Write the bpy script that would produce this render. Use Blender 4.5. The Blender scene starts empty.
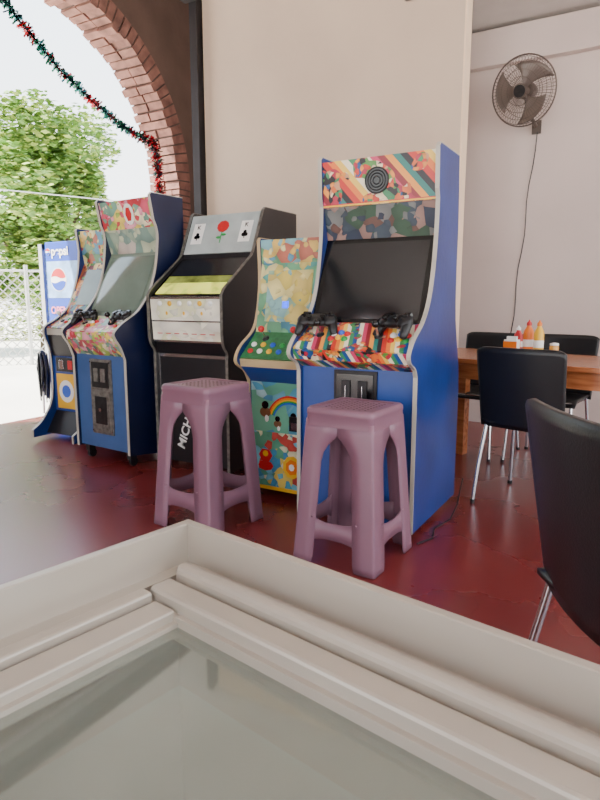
import bpy, math, random
from mathutils import Matrix, Vector
random.seed(7)
PI=math.pi
def lin(c):
    o=[]
    for v in c:
        v/=255.0
        o.append(v/12.92 if v<=0.04045 else ((v+0.055)/1.055)**2.4)
    return (o[0],o[1],o[2],1.0)
# ---------------------------------------------------------------- materials
def new_mat(name):
    m=bpy.data.materials.new(name); m.use_nodes=True
    nt=m.node_tree
    return m,nt,nt.nodes["Principled BSDF"]
def pbr(name,col,rough=0.5,metal=0.0,var=0.08,scale=6.0,bump=0.0,bscale=60.0,coat=0.0,emit=0.0,spec=0.5,detail=4):
    m,nt,b=new_mat(name)
    b.inputs["Roughness"].default_value=rough
    b.inputs["Metallic"].default_value=metal
    b.inputs["Coat Weight"].default_value=coat
    b.inputs["Specular IOR Level"].default_value=spec
    c=lin(col)
    tc=nt.nodes.new("ShaderNodeTexCoord")
    n=nt.nodes.new("ShaderNodeTexNoise"); n.inputs["Scale"].default_value=scale; n.inputs["Detail"].default_value=detail
    nt.links.new(tc.outputs["Object"],n.inputs["Vector"])
    r=nt.nodes.new("ShaderNodeValToRGB")
    r.color_ramp.elements[0].position=0.3; r.color_ramp.elements[1].position=0.7
    r.color_ramp.elements[0].color=tuple(max(0,x*(1-var)) for x in c[:3])+(1,)
    r.color_ramp.elements[1].color=tuple(min(1,x*(1+var)) for x in c[:3])+(1,)
    nt.links.new(n.outputs["Fac"],r.inputs["Fac"])
    nt.links.new(r.outputs["Color"],b.inputs["Base Color"])
    if emit>0:
        nt.links.new(r.outputs["Color"],b.inputs["Emission Color"]); b.inputs["Emission Strength"].default_value=emit
    if bump>0:
        n2=nt.nodes.new("ShaderNodeTexNoise"); n2.inputs["Scale"].default_value=bscale; n2.inputs["Detail"].default_value=5
        nt.links.new(tc.outputs["Object"],n2.inputs["Vector"])
        bp=nt.nodes.new("ShaderNodeBump"); bp.inputs["Strength"].default_value=bump; bp.inputs["Distance"].default_value=0.01
        nt.links.new(n2.outputs["Fac"],bp.inputs["Height"]); nt.links.new(bp.outputs["Normal"],b.inputs["Normal"])
    return m
def ramp_const(nt,palette):
    r=nt.nodes.new("ShaderNodeValToRGB"); r.color_ramp.interpolation='CONSTANT'
    k=len(palette)
    while len(r.color_ramp.elements)<k: r.color_ramp.elements.new(0.5)
    for i,c in enumerate(palette):
        r.color_ramp.elements[i].position=i/k; r.color_ramp.elements[i].color=lin(c)
    return r
def mixc(nt,a,b_,fac=0.5,mode='MIX',facsock=None):
    mx=nt.nodes.new("ShaderNodeMix"); mx.data_type='RGBA'; mx.blend_type=mode; mx.inputs["Factor"].default_value=fac
    if facsock is not None: nt.links.new(facsock,mx.inputs["Factor"])
    nt.links.new(a,mx.inputs["A"]); nt.links.new(b_,mx.inputs["B"]); return mx.outputs["Result"]
SER=[(206,50,40),(236,120,44),(240,200,84),(244,234,206),(60,140,90),(30,80,150),(236,226,200),(210,60,104),(140,30,46),(240,156,60),(40,120,112),(30,26,34)]
def art(name,palette,scale=14.0,distort=0.08,seed=0.0,rough=0.35,emit=0.0,stretch=(1,1,1),serape=0.0,cover=0.5,slope=0.9,fine=0.5):
    m,nt,b=new_mat(name)
    b.inputs["Roughness"].default_value=rough
    tc=nt.nodes.new("ShaderNodeTexCoord")
    mp=nt.nodes.new("ShaderNodeMapping"); mp.inputs["Location"].default_value=(seed,seed*1.7,seed*0.6); mp.inputs["Scale"].default_value=stretch
    nt.links.new(tc.outputs["Object"],mp.inputs["Vector"])
    n=nt.nodes.new("ShaderNodeTexNoise"); n.inputs["Scale"].default_value=scale*0.8; n.inputs["Detail"].default_value=1.5
    nt.links.new(mp.outputs["Vector"],n.inputs["Vector"])
    ma=nt.nodes.new("ShaderNodeVectorMath"); ma.operation='MULTIPLY_ADD'
    ma.inputs[1].default_value=(distort,)*3
    nt.links.new(n.outputs["Color"],ma.inputs[0]); nt.links.new(mp.outputs["Vector"],ma.inputs[2])
    def layer(sc,pal,shade):
        v=nt.nodes.new("ShaderNodeTexVoronoi"); v.inputs["Scale"].default_value=sc
        nt.links.new(ma.outputs["Vector"],v.inputs["Vector"])
        sp=nt.nodes.new("ShaderNodeSeparateColor"); nt.links.new(v.outputs["Color"],sp.inputs["Color"])
        r=ramp_const(nt,pal); nt.links.new(sp.outputs["Red"],r.inputs["Fac"])
        r2=nt.nodes.new("ShaderNodeValToRGB"); r2.color_ramp.elements[0].color=(1,1,1,1); r2.color_ramp.elements[1].color=(0.3,0.28,0.3,1)
        r2.color_ramp.elements[0].position=0.3; r2.color_ramp.elements[1].position=0.9
        nt.links.new(v.outputs["Distance"],r2.inputs["Fac"])
        return mixc(nt,r.outputs["Color"],r2.outputs["Color"],shade,'MULTIPLY'),sp.outputs["Green"]
    A,ga=layer(scale,palette,0.5)
    Bc,gb=layer(scale*2.6,palette[::-1],0.5)
    th=nt.nodes.new("ShaderNodeMath"); th.operation='GREATER_THAN'; th.inputs[1].default_value=fine; nt.links.new(gb,th.inputs[0])
    out=mixc(nt,A,Bc,facsock=th.outputs[0])
    if serape>0:
        sx=nt.nodes.new("ShaderNodeSeparateXYZ"); nt.links.new(mp.outputs["Vector"],sx.inputs[0])
        z=nt.nodes.new("ShaderNodeMath"); z.operation='MULTIPLY'; z.inputs[1].default_value=slope; nt.links.new(sx.outputs["Z"],z.inputs[0])
        a=nt.nodes.new("ShaderNodeMath"); a.operation='ADD'; nt.links.new(sx.outputs["X"],a.inputs[0]); nt.links.new(z.outputs[0],a.inputs[1])
        mu=nt.nodes.new("ShaderNodeMath"); mu.operation='MULTIPLY'; mu.inputs[1].default_value=serape; nt.links.new(a.outputs[0],mu.inputs[0])
        fr_=nt.nodes.new("ShaderNodeMath"); fr_.operation='FRACT'; nt.links.new(mu.outputs[0],fr_.inputs[0])
        r=ramp_const(nt,SER)
        nt.links.new(fr_.outputs[0],r.inputs["Fac"])
        n3=nt.nodes.new("ShaderNodeTexNoise"); n3.inputs["Scale"].default_value=scale*0.5; n3.inputs["Detail"].default_value=1; nt.links.new(mp.outputs["Vector"],n3.inputs["Vector"])
        t2=nt.nodes.new("ShaderNodeMath"); t2.operation='GREATER_THAN'; t2.inputs[1].default_value=cover; nt.links.new(n3.outputs["Fac"],t2.inputs[0])
        out=mixc(nt,out,r.outputs["Color"],facsock=t2.outputs[0])
    nt.links.new(out,b.inputs["Base Color"])
    if emit>0:
        nt.links.new(out,b.inputs["Emission Color"]); b.inputs["Emission Strength"].default_value=emit
    return m

def floor_mat():
    m,nt,b=new_mat("red_painted_concrete")
    tc=nt.nodes.new("ShaderNodeTexCoord")
    n=nt.nodes.new("ShaderNodeTexNoise"); n.inputs["Scale"].default_value=1.1; n.inputs["Detail"].default_value=5
    nt.links.new(tc.outputs["Object"],n.inputs["Vector"])
    r=nt.nodes.new("ShaderNodeValToRGB")
    r.color_ramp.elements[0].position=0.3; r.color_ramp.elements[1].position=0.75
    r.color_ramp.elements[0].color=lin((106,34,34)); r.color_ramp.elements[1].color=lin((126,46,43))
    nt.links.new(n.outputs["Fac"],r.inputs["Fac"])
    v=nt.nodes.new("ShaderNodeTexVoronoi"); v.feature='DISTANCE_TO_EDGE'; v.inputs["Scale"].default_value=0.7
    ma=nt.nodes.new("ShaderNodeVectorMath"); ma.operation='MULTIPLY_ADD'; ma.inputs[1].default_value=(0.6,)*3
    nt.links.new(n.outputs["Color"],ma.inputs[0]); nt.links.new(tc.outputs["Object"],ma.inputs[2]); nt.links.new(ma.outputs["Vector"],v.inputs["Vector"])
    r3=nt.nodes.new("ShaderNodeValToRGB"); r3.color_ramp.elements[0].position=0.0; r3.color_ramp.elements[1].position=0.003
    r3.color_ramp.elements[0].color=(0.7,0.65,0.65,1); r3.color_ramp.elements[1].color=(1,1,1,1)
    nt.links.new(v.outputs["Distance"],r3.inputs["Fac"])
    nt.links.new(mixc(nt,r.outputs["Color"],r3.outputs["Color"],0.35,'MULTIPLY'),b.inputs["Base Color"])
    rr=nt.nodes.new("ShaderNodeMapRange"); rr.inputs["To Min"].default_value=0.24; rr.inputs["To Max"].default_value=0.31
    nt.links.new(n.outputs["Fac"],rr.inputs["Value"]); nt.links.new(rr.outputs["Result"],b.inputs["Roughness"])
    b.inputs["Specular IOR Level"].default_value=1.0
    b.inputs["Specular Tint"].default_value=(0.86,0.93,1.0,1)
    n2=nt.nodes.new("ShaderNodeTexNoise"); n2.inputs["Scale"].default_value=5; n2.inputs["Detail"].default_value=2
    nt.links.new(tc.outputs["Object"],n2.inputs["Vector"])
    bp=nt.nodes.new("ShaderNodeBump"); bp.inputs["Strength"].default_value=0.06; bp.inputs["Distance"].default_value=0.01
    nt.links.new(n2.outputs["Fac"],bp.inputs["Height"]); nt.links.new(bp.outputs["Normal"],b.inputs["Normal"])
    return m
def wood_mat(name,c1,c2):
    m,nt,b=new_mat(name); b.inputs["Roughness"].default_value=0.25
    tc=nt.nodes.new("ShaderNodeTexCoord"); mp=nt.nodes.new("ShaderNodeMapping"); mp.inputs["Scale"].default_value=(1.5,14,14)
    nt.links.new(tc.outputs["Object"],mp.inputs["Vector"])
    n=nt.nodes.new("ShaderNodeTexNoise"); n.inputs["Scale"].default_value=2.5; n.inputs["Detail"].default_value=6
    nt.links.new(mp.outputs["Vector"],n.inputs["Vector"])
    r=nt.nodes.new("ShaderNodeValToRGB"); r.color_ramp.elements[0].position=0.35; r.color_ramp.elements[1].position=0.65
    r.color_ramp.elements[0].color=lin(c1); r.color_ramp.elements[1].color=lin(c2)
    nt.links.new(n.outputs["Fac"],r.inputs["Fac"]); nt.links.new(r.outputs["Color"],b.inputs["Base Color"])
    return m
def brick_mat(name):
    m,nt,b=new_mat(name); b.inputs["Roughness"].default_value=0.85
    tc=nt.nodes.new("ShaderNodeTexCoord"); mp=nt.nodes.new("ShaderNodeMapping"); mp.inputs["Rotation"].default_value=(PI/2,0,0)
    nt.links.new(tc.outputs["Object"],mp.inputs["Vector"])
    t=nt.nodes.new("ShaderNodeTexBrick"); t.inputs["Scale"].default_value=1.0; t.inputs["Brick Width"].default_value=0.25; t.inputs["Row Height"].default_value=0.085; t.inputs["Mortar Size"].default_value=0.012
    t.inputs["Color1"].default_value=lin((170,106,88)); t.inputs["Color2"].default_value=lin((138,82,68)); t.inputs["Mortar"].default_value=lin((180,166,154))
    nt.links.new(mp.outputs["Vector"],t.inputs["Vector"]); nt.links.new(t.outputs["Color"],b.inputs["Base Color"])
    return m
def glass_mat(name,tint,gloss_col=(1,1,1),ior=1.5,boost=0.0,rough=0.03,haze=0.0,haze_col=(0.5,0.55,0.5)):
    m=bpy.data.materials.new(name); m.use_nodes=True; nt=m.node_tree
    nt.nodes.remove(nt.nodes["Principled BSDF"]); out=nt.nodes["Material Output"]
    t=nt.nodes.new("ShaderNodeBsdfTransparent"); t.inputs["Color"].default_value=tint+(1,)
    g=nt.nodes.new("ShaderNodeBsdfGlossy"); g.inputs["Roughness"].default_value=rough; g.inputs["Color"].default_value=gloss_col+(1,)
    d=nt.nodes.new("ShaderNodeBsdfDiffuse"); d.inputs["Color"].default_value=haze_col+(1,)
    f=nt.nodes.new("ShaderNodeFresnel"); f.inputs["IOR"].default_value=ior
    a=nt.nodes.new("ShaderNodeMath"); a.operation='ADD'; a.inputs[1].default_value=boost; a.use_clamp=True
    n=nt.nodes.new("ShaderNodeTexNoise"); n.inputs["Scale"].default_value=3.0
    mu=nt.nodes.new("ShaderNodeMath"); mu.operation='MULTIPLY_ADD'; mu.inputs[1].default_value=0.05
    nt.links.new(n.outputs["Fac"],mu.inputs[0]); nt.links.new(f.outputs["Fac"],mu.inputs[2]); nt.links.new(mu.outputs[0],a.inputs[0])
    m0=nt.nodes.new("ShaderNodeMixShader"); m0.inputs["Fac"].default_value=haze
    nt.links.new(t.outputs[0],m0.inputs[1]); nt.links.new(d.outputs[0],m0.inputs[2])
    mx=nt.nodes.new("ShaderNodeMixShader")
    nt.links.new(a.outputs[0],mx.inputs["Fac"]); nt.links.new(m0.outputs[0],mx.inputs[1]); nt.links.new(g.outputs[0],mx.inputs[2])
    nt.links.new(mx.outputs[0],out.inputs["Surface"])
    return m

FL=floor_mat()
WALL=pbr("cream_wall_paint",(200,178,158),0.6,var=0.08,scale=1.2,bump=0.15,bscale=25)
WALL2=pbr("pinkish_white_wall_paint",(198,181,175),0.6,var=0.06,scale=1.5,bump=0.15,bscale=25)
WALLEND=pbr("pale_cream_wall_end",(238,210,180),0.6,var=0.04)  # paler cream on the wall's end face
PLAST=pbr("brown_facade_plaster",(98,76,66),0.8,var=0.2,scale=2.0,bump=0.4,bscale=18)
CEIL=pbr("pale_grey_ceiling_paint",(196,190,186),0.8,var=0.05)
BRICK=pbr("dull_terracotta_brick",(136,94,82),0.85,var=0.38,scale=7.0,bump=0.5,bscale=40)
MORTAR=pbr("grey_mortar",(88,70,62),0.9,var=0.1)
BRW=brick_mat("brick_pier_masonry")
GROUND=pbr("sunlit_pale_ground",(232,226,214),0.9,var=0.10,scale=0.8,bump=0.3,bscale=8)
GRASS=pbr("dry_grass",(190,192,130),0.95,var=0.35,scale=5,bump=0.5)
LEAF=pbr("tree_leaf_green",(100,136,56),0.6,var=0.45,scale=1.6)
LEAF2=pbr("tree_leaf_yellow_green",(160,180,86),0.6,var=0.3,scale=2.0)
BARK=pbr("tree_bark",(96,80,62),0.9,var=0.3,scale=12)
STEEL=pbr("dark_painted_steel",(40,36,38),0.5,metal=0.3,var=0.2)
GALV=pbr("galvanised_wire",(190,190,186),0.4,metal=0.5,var=0.1)
CHROME=pbr("chrome",(205,205,208),0.18,metal=1.0,var=0.05)
BLACKP=pbr("black_plastic",(18,18,21),0.38,var=0.15,bump=0.08,bscale=200)
BLACKG=pbr("gloss_black",(12,12,14),0.15,var=0.1)
BLUE=pbr("worn_royal_blue_laminate",(20,50,116),0.36,var=0.28,scale=3,bump=0.06,bscale=30,detail=7)
NAVY=pbr("navy_blue_laminate",(12,21,54),0.35,var=0.2,scale=3)
BLUEF=pbr("blue_front_panel",(34,68,142),0.4,var=0.15,scale=4)
BLUEG=pbr("greyish_blue_front_panel",(62,92,142),0.4,var=0.15,scale=4)
BLACKL=pbr("black_laminate",(22,21,25),0.4,var=0.2,scale=4)
EDGE=pbr("cream_edge_molding",(180,174,162),0.35,var=0.1)
EDGEG=pbr("tan_edge_molding",(186,162,124),0.4,var=0.15)
SCREEN=pbr("dark_crt_glass",(26,29,32),0.12,var=0.2,spec=0.8)
SCREEN_L=pbr("painted_reflection_crt_glass",(104,120,110),0.08,var=0.25,scale=3,spec=0.8)  # pale green screen reflection put into the base colour
MAUVE=pbr("dusty_mauve_plastic",(126,90,106),0.40,var=0.04,scale=4,bump=0.03,bscale=80)
MAUVED=pbr("mauve_plastic_hole",(78,54,66),0.6,var=0.04)
GREYM=pbr("grey_printed_glass",(168,178,178),0.15,var=0.15,scale=6)
WHITEP=pbr("white_panel",(218,212,200),0.4,var=0.1,scale=8)
RED=pbr("red_plastic",(196,30,36),0.3,var=0.1)
YEL=pbr("yellow_plastic",(232,180,40),0.3,var=0.1)
GRN=pbr("green_plastic",(40,150,70),0.3,var=0.1)
BLU=pbr("blue_plastic",(40,90,200),0.3,var=0.1)
BLUGLOW=pbr("blue_screen_glow",(20,70,255),0.3,var=0.1,emit=3.0)
WHT=pbr("white_plastic",(235,235,232),0.3,var=0.03)
ORG=pbr("orange_plastic",(232,120,30),0.35,var=0.1)
PEPB=pbr("bright_blue_vinyl",(16,66,176),0.3,var=0.08)
PINK=pbr("pink_print",(226,120,150),0.4,var=0.1)
COIN=pbr("dark_coin_door_metal",(46,44,46),0.4,metal=0.7,var=0.3,scale=20)
COING=pbr("worn_grey_metal",(120,116,110),0.45,metal=0.6,var=0.4,scale=30)
WOOD=wood_mat("varnished_orange_wood",(136,76,42),(178,110,68))
FRAME=pbr("cream_coated_aluminium",(176,166,153),0.28,var=0.03,scale=3,metal=0.2)
LINER=pbr("freezer_liner",(180,190,178),0.5,var=0.06,scale=2)
GLASS=glass_mat("freezer_glass",(0.86,0.92,0.87),gloss_col=(0.92,0.97,0.94),boost=0.12,rough=0.04,haze=0.5,haze_col=(0.32,0.35,0.30))
DGLASS=glass_mat("door_glass",(0.85,0.9,0.9),boost=0.03)

# ---------------------------------------------------------------- builder
class B:
    def __init__(s,mats): s.v=[];s.f=[];s.m=[];s.s=[];s.mats=mats if isinstance(mats,list) else [mats]; s.X=Matrix.Identity(4)
    def add(s,vs,fs,mi=0,sm=False):
        o=len(s.v); s.v+= [tuple(s.X@Vector(p)) for p in vs]
        for f in fs: s.f.append([o+i for i in f]); s.m.append(mi); s.s.append(sm)
    def box(s,c,d,mi=0,M=None):
        x,y,z=d[0]/2,d[1]/2,d[2]/2
        vs=[Vector((a*x,b*y,e*z)) for a in(-1,1) for b in(-1,1) for e in(-1,1)]
        if M is not None: vs=[M@p for p in vs]
        vs=[p+Vector(c) for p in vs]
        s.add(vs,[(0,1,3,2),(4,6,7,5),(0,4,5,1),(2,3,7,6),(0,2,6,4),(1,5,7,3)],mi)
    def hexa(s,vs,mi=0):
        s.add(vs,[(3,2,1,0),(4,5,6,7),(0,1,5,4),(1,2,6,5),(2,3,7,6),(3,0,4,7)],mi)
    def prism(s,poly,x0,x1,mi=0,axis='x',sm=False):
        n=len(poly)
        if axis=='x': a=[(x0,p[0],p[1]) for p in poly]; b=[(x1,p[0],p[1]) for p in poly]
        elif axis=='y': a=[(p[0],x0,p[1]) for p in poly]; b=[(p[0],x1,p[1]) for p in poly]
        else: a=[(p[0],p[1],x0) for p in poly]; b=[(p[0],p[1],x1) for p in poly]
        s.add(a+b,[list(range(n-1,-1,-1)),list(range(n,2*n))],mi)
        s.add(a+b,[(i,(i+1)%n,n+(i+1)%n,n+i) for i in range(n)],mi,sm)
    def cyl(s,p0,p1,r0,r1=None,n=16,mi=0,cap=True):
        if r1 is None: r1=r0
        p0=Vector(p0);p1=Vector(p1); d=(p1-p0).normalized(); q=d.to_track_quat('Z','Y').to_matrix()
        vs=[]
        for p,r in((p0,r0),(p1,r1)):
            for i in range(n):
                a=2*PI*i/n; vs.append(p+q@Vector((r*math.cos(a),r*math.sin(a),0)))
        s.add(vs,[(i,(i+1)%n,n+(i+1)%n,n+i) for i in range(n)],mi,True)
        if cap: s.add(vs,[list(range(n-1,-1,-1)),list(range(n,2*n))],mi)
    def tube(s,pts,r,n=8,mi=0,closed=False):
        pts=[Vector(p) for p in pts]; k=len(pts); vs=[]
        up=Vector((0.13,0.21,0.97)).normalized()
        for i,p in enumerate(pts):
            if closed: t=pts[(i+1)%k]-pts[i-1]
            else: t=pts[min(i+1,k-1)]-pts[max(i-1,0)]
            t.normalize(); a=t.cross(up)
            if a.length<1e-3: a=t.cross(Vector((1,0,0)))
            a.normalize(); b=t.cross(a)
            for j in range(n):
                g=2*PI*j/n; vs.append(p+r*(math.cos(g)*a+math.sin(g)*b))
        fs=[]
        for i in range(k if closed else k-1):
            for j in range(n):
                fs.append((i*n+j,i*n+(j+1)%n,((i+1)%k)*n+(j+1)%n,((i+1)%k)*n+j))
        s.add(vs,fs,mi,True)
        if not closed: s.add(vs,[list(range(n-1,-1,-1)),list(range((k-1)*n,k*n))],mi)
    def lathe(s,prof,c=(0,0,0),n=24,mi=0,M=None):
        vs=[];k=len(prof)
        for r,z in prof:
            for j in range(n):
                a=2*PI*j/n; p=Vector((r*math.cos(a),r*math.sin(a),z))
                if M is not None: p=M@p
                vs.append(p+Vector(c))
        fs=[(i*n+j,i*n+(j+1)%n,(i+1)*n+(j+1)%n,(i+1)*n+j) for i in range(k-1) for j in range(n)]
        s.add(vs,fs,mi,True); s.add(vs,[list(range(n-1,-1,-1)),list(range((k-1)*n,k*n))],mi)
    def ball(s,c,r,mi=0,n=14,M=None):
        if not isinstance(r,(tuple,list)): r=(r,r,r)
        vs=[];m=n//2+1
        for i in range(m+1):
            t=PI*i/m
            for j in range(n):
                a=2*PI*j/n; p=Vector((r[0]*math.sin(t)*math.cos(a),r[1]*math.sin(t)*math.sin(a),r[2]*math.cos(t)))
                if M is not None: p=M@p
                vs.append(p+Vector(c))
        s.add(vs,[(i*n+j,(i+1)*n+j,(i+1)*n+(j+1)%n,i*n+(j+1)%n) for i in range(m) for j in range(n)],mi,True)
    def grid(s,fn,nu,nv,mi=0):
        vs=[fn(i/nu,j/nv) for j in range(nv+1) for i in range(nu+1)]
        s.add(vs,[(j*(nu+1)+i,j*(nu+1)+i+1,(j+1)*(nu+1)+i+1,(j+1)*(nu+1)+i) for j in range(nv) for i in range(nu)],mi,True)
    def disc(s,M,cx,cy,rx,ry,h,mi=0,n=20,a0=0):
        vs=[]
        for z in(0,h):
            for j in range(n):
                a=2*PI*j/n+a0; vs.append(M@Vector((cx+rx*math.cos(a),cy+ry*math.sin(a),z)))
        s.add(vs,[list(range(n,2*n))]+[(i,(i+1)%n,n+(i+1)%n,n+i) for i in range(n)],mi)
    def rect(s,M,x0,x1,y0,y1,h,mi=0,h0=0):
        s.hexa([M@Vector(p) for p in((x0,y0,h0),(x1,y0,h0),(x1,y1,h0),(x0,y1,h0),(x0,y0,h),(x1,y0,h),(x1,y1,h),(x0,y1,h))],mi)
    def make(s,name,parent=None,loc=(0,0,0),rot=(0,0,0),bevel=0,solid=0,label=None,fix=True,**kw):
        me=bpy.data.meshes.new(name); me.from_pydata(s.v,[],s.f)
        for m in s.mats: me.materials.append(m)
        for i,p in enumerate(me.polygons): p.material_index=s.m[i]; p.use_smooth=s.s[i]
        me.update()
        if fix:
            import bmesh
            bm=bmesh.new(); bm.from_mesh(me); bmesh.ops.recalc_face_normals(bm,faces=bm.faces); bm.to_mesh(me); bm.free()
        o=bpy.data.objects.new(name,me); bpy.context.collection.objects.link(o)
        o.location=loc;o.rotation_euler=rot
        if parent: o.parent=parent
        if solid: 
            md=o.modifiers.new("s",'SOLIDIFY'); md.thickness=solid; md.offset=0
        if bevel:
            md=o.modifiers.new("b",'BEVEL'); md.width=bevel; md.segments=3; md.limit_method='ANGLE'; md.angle_limit=math.radians(40)
        if label: o["label"]=label
        for k,v in kw.items(): o[k]=v
        return o
def root(name,label,category,loc,rotz=0,group=None):
    e=bpy.data.objects.new(name,None); bpy.context.collection.objects.link(e)
    e.location=loc; e.rotation_euler=(0,0,rotz); e.empty_display_size=0.1
    e["label"]=label; e["category"]=category
    if group: e["group"]=group
    return e
def copy_thing(src,name_loc,rotz,label=None):
    new=src.copy(); bpy.context.collection.objects.link(new); new.location=name_loc; new.rotation_euler=(0,0,rotz)
    if label: new["label"]=label
    def rec(a,b):
        for c in [o for o in bpy.data.objects if o.parent==a]:
            d=c.copy(); bpy.context.collection.objects.link(d); d.parent=b; rec(c,d)
    rec(src,new); return new
def text(txt,size,mat,M,parent,name="lettering",extr=0.001,bold=0.0,align='CENTER',shear=0.0):
    cu=bpy.data.curves.new("t",'FONT'); cu.body=txt; cu.size=size; cu.extrude=extr; cu.offset=bold; cu.align_x=align; cu.align_y='CENTER'; cu.shear=shear
    o=bpy.data.objects.new("t",cu); bpy.context.collection.objects.link(o)
    bpy.context.view_layer.update()
    dg=bpy.context.evaluated_depsgraph_get(); me=bpy.data.meshes.new_from_object(o.evaluated_get(dg))
    bpy.data.objects.remove(o)
    me.transform(M); me.materials.clear(); me.materials.append(mat)
    t=bpy.data.objects.new(name,me); bpy.context.collection.objects.link(t); t.parent=parent
    return t

# ---------------------------------------------------------------- structure
def st(b,name,**k):
    return b.make(name,kind="structure",**k)
b=B(FL); b.box((-0.0,1.8,-0.05),(10.0,9.4,0.1)); st(b,"floor")
b=B(GROUND); b.box((-25,12,-0.13),(90,90,0.1)); st(b,"ground")
b=B([WALL,WALLEND]); b.box((-2.535,4.77,2.3),(2.39,0.14,4.6))
b.box((-1.334,4.77,2.3),(0.012,0.144,4.6),1); st(b,"wall_north")
b=B(WALL2); b.box((1.6,5.58,2.0),(6.8,0.16,4.0)); st(b,"wall_back")
b=B(WALL2); b.box((1.6,5.46,3.14),(6.8,0.08,0.28)); st(b,"trim_1",bevel=0.006)
b=B(CEIL); b.box((1.6,5.1,3.36),(6.8,0.8,0.1)); st(b,"ceiling_back")
b=B(CEIL); b.box((-0.1,1.7,4.65),(10.4,10.0,0.1)); st(b,"ceiling")
b=B(PLAST); b.box((-3.2,6.5,2.3),(4.2,0.14,4.6)); st(b,"wall_rear_light_block")  # hidden wall, added to close the gap and block light
b=B(BRW)
for xc,wd_ in((-4.6,0.8),(-1.75,0.6),(1.4,0.6),(4.4,0.8)): b.box((xc,-3.0,1.9),(wd_,0.4,3.8))
b.box((0,-3.0,4.2),(10.0,0.4,0.8)); st(b,"wall_south")  # unseen brick piers; lintel height set for the light let in
# facade with arch
CY,CZ,R=4.157,2.40,1.60
XF,XB=-5.0,-5.40
RO=R+0.20
b=B(PLAST)
ys=[-3.2]
N=40
ys+= [CY-RO*math.cos(PI*i/N) for i in range(N+1)]
ys+=[6.58]
def bz(y):
    d=abs(y-CY)
    if d>=RO-1e-6: return None
    return CZ+math.sqrt(max(0,RO*RO-d*d))
for i in range(len(ys)-1):
    y0,y1=ys[i],ys[i+1]; 
    if i==0 or i==len(ys)-2: z0=z1=0.0
    else:
        z0=bz(y0) or CZ; z1=bz(y1) or CZ
    b.hexa([(XB,y0,z0),(XF,y0,z0),(XF,y1,z1),(XB,y1,z1),(XB,y0,4.6),(XF,y0,4.6),(XF,y1,4.6),(XB,y1,4.6)])
st(b,"wall_facade")
b=B([BRICK,MORTAR])
NB=52
P=lambda x,r,a:(x,CY+r*math.cos(a),CZ+r*math.sin(a))
for i in range(NB):
    a0=PI*i/NB+0.0055; a1=PI*(i+1)/NB-0.0055
    j=random.uniform(-0.02,0.02)
    for (xa,xb) in ((XB-0.02,XB+0.2),(XB+0.215,XF+0.022)):
        jj=j+random.uniform(-0.018,0.018)
        r0=R+jj; r1=R+0.205
        b.hexa([P(xa,r0,a0),P(xb,r0,a0),P(xb,r1,a0),P(xa,r1,a0),P(xa,r0,a1),P(xb,r0,a1),P(xb,r1,a1),P(xa,r1,a1)],0)
for i in range(NB):
    a0=PI*i/NB; a1=PI*(i+1)/NB
    xa,xb,r0,r1=XB-0.005,XF+0.008,R+0.03,R+0.203
    b.hexa([P(xa,r0,a0),P(xb,r0,a0),P(xb,r1,a0),P(xa,r1,a0),P(xa,r0,a1),P(xb,r0,a1),P(xb,r1,a1),P(xa,r1,a1)],1)
for sgn in(1,-1):
    k=0; z=0.0
    b.box(((XB+XF)/2,CY+sgn*(R+0.11),CZ/2),(0.40,0.17,CZ),1)
    while z<CZ-0.02:
        h=min(0.07,CZ-z)
        cuts=[(XB-0.02,XB+0.2),(XB+0.212,XF+0.015)] if k%2 else [(XB-0.02,XB+0.09),(XB+0.1,XF-0.1),(XF-0.09,XF+0.015)]
        for xa,xb in cuts:
            b.box(((xa+xb)/2,CY+sgn*(R+0.1+random.uniform(0,0.006)),z+h/2),(xb-xa,0.2,h-0.012),0)
        z+=0.078;k+=1
st(b,"trim_arch")
b=B([BRICK,MORTAR]); z=0;k=0
b.box((XF+0.02,6.24,2.0),(0.05,0.20,4.0),1)
while z<3.95:
    if k%2: b.box((XF+0.03,6.24,z+0.035),(0.06,0.23,0.062),0)
    else:
        b.box((XF+0.03,6.18,z+0.035),(0.06,0.11,0.062),0); b.box((XF+0.03,6.30,z+0.035),(0.06,0.105,0.062),0)
    z+=0.075;k+=1
st(b,"trim_2")

PX=-3.77
b=B(STEEL)
b.box((PX-0.03,4.70,2.3),(0.02,0.16,4.58)); b.box((PX,4.62,2.3),(0.08,0.02,4.58)); b.box((PX,4.68,2.3),(0.015,0.1,4.58))
b.box((PX,4.60,0.01),(0.2,0.06,0.02))
b.make("steel_post",label="dark steel H-section post at the end of the cream wall",category="post")
b=B(STEEL)
b.box((PX,1.0,3.72),(0.14,7.2,0.02)); b.box((PX,1.0,3.9),(0.14,7.2,0.02)); b.box((PX,1.0,3.81),(0.02,7.2,0.18))
b.make("steel_beam",label="dark steel I-beam under the ceiling reaching the post",category="beam")

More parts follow.
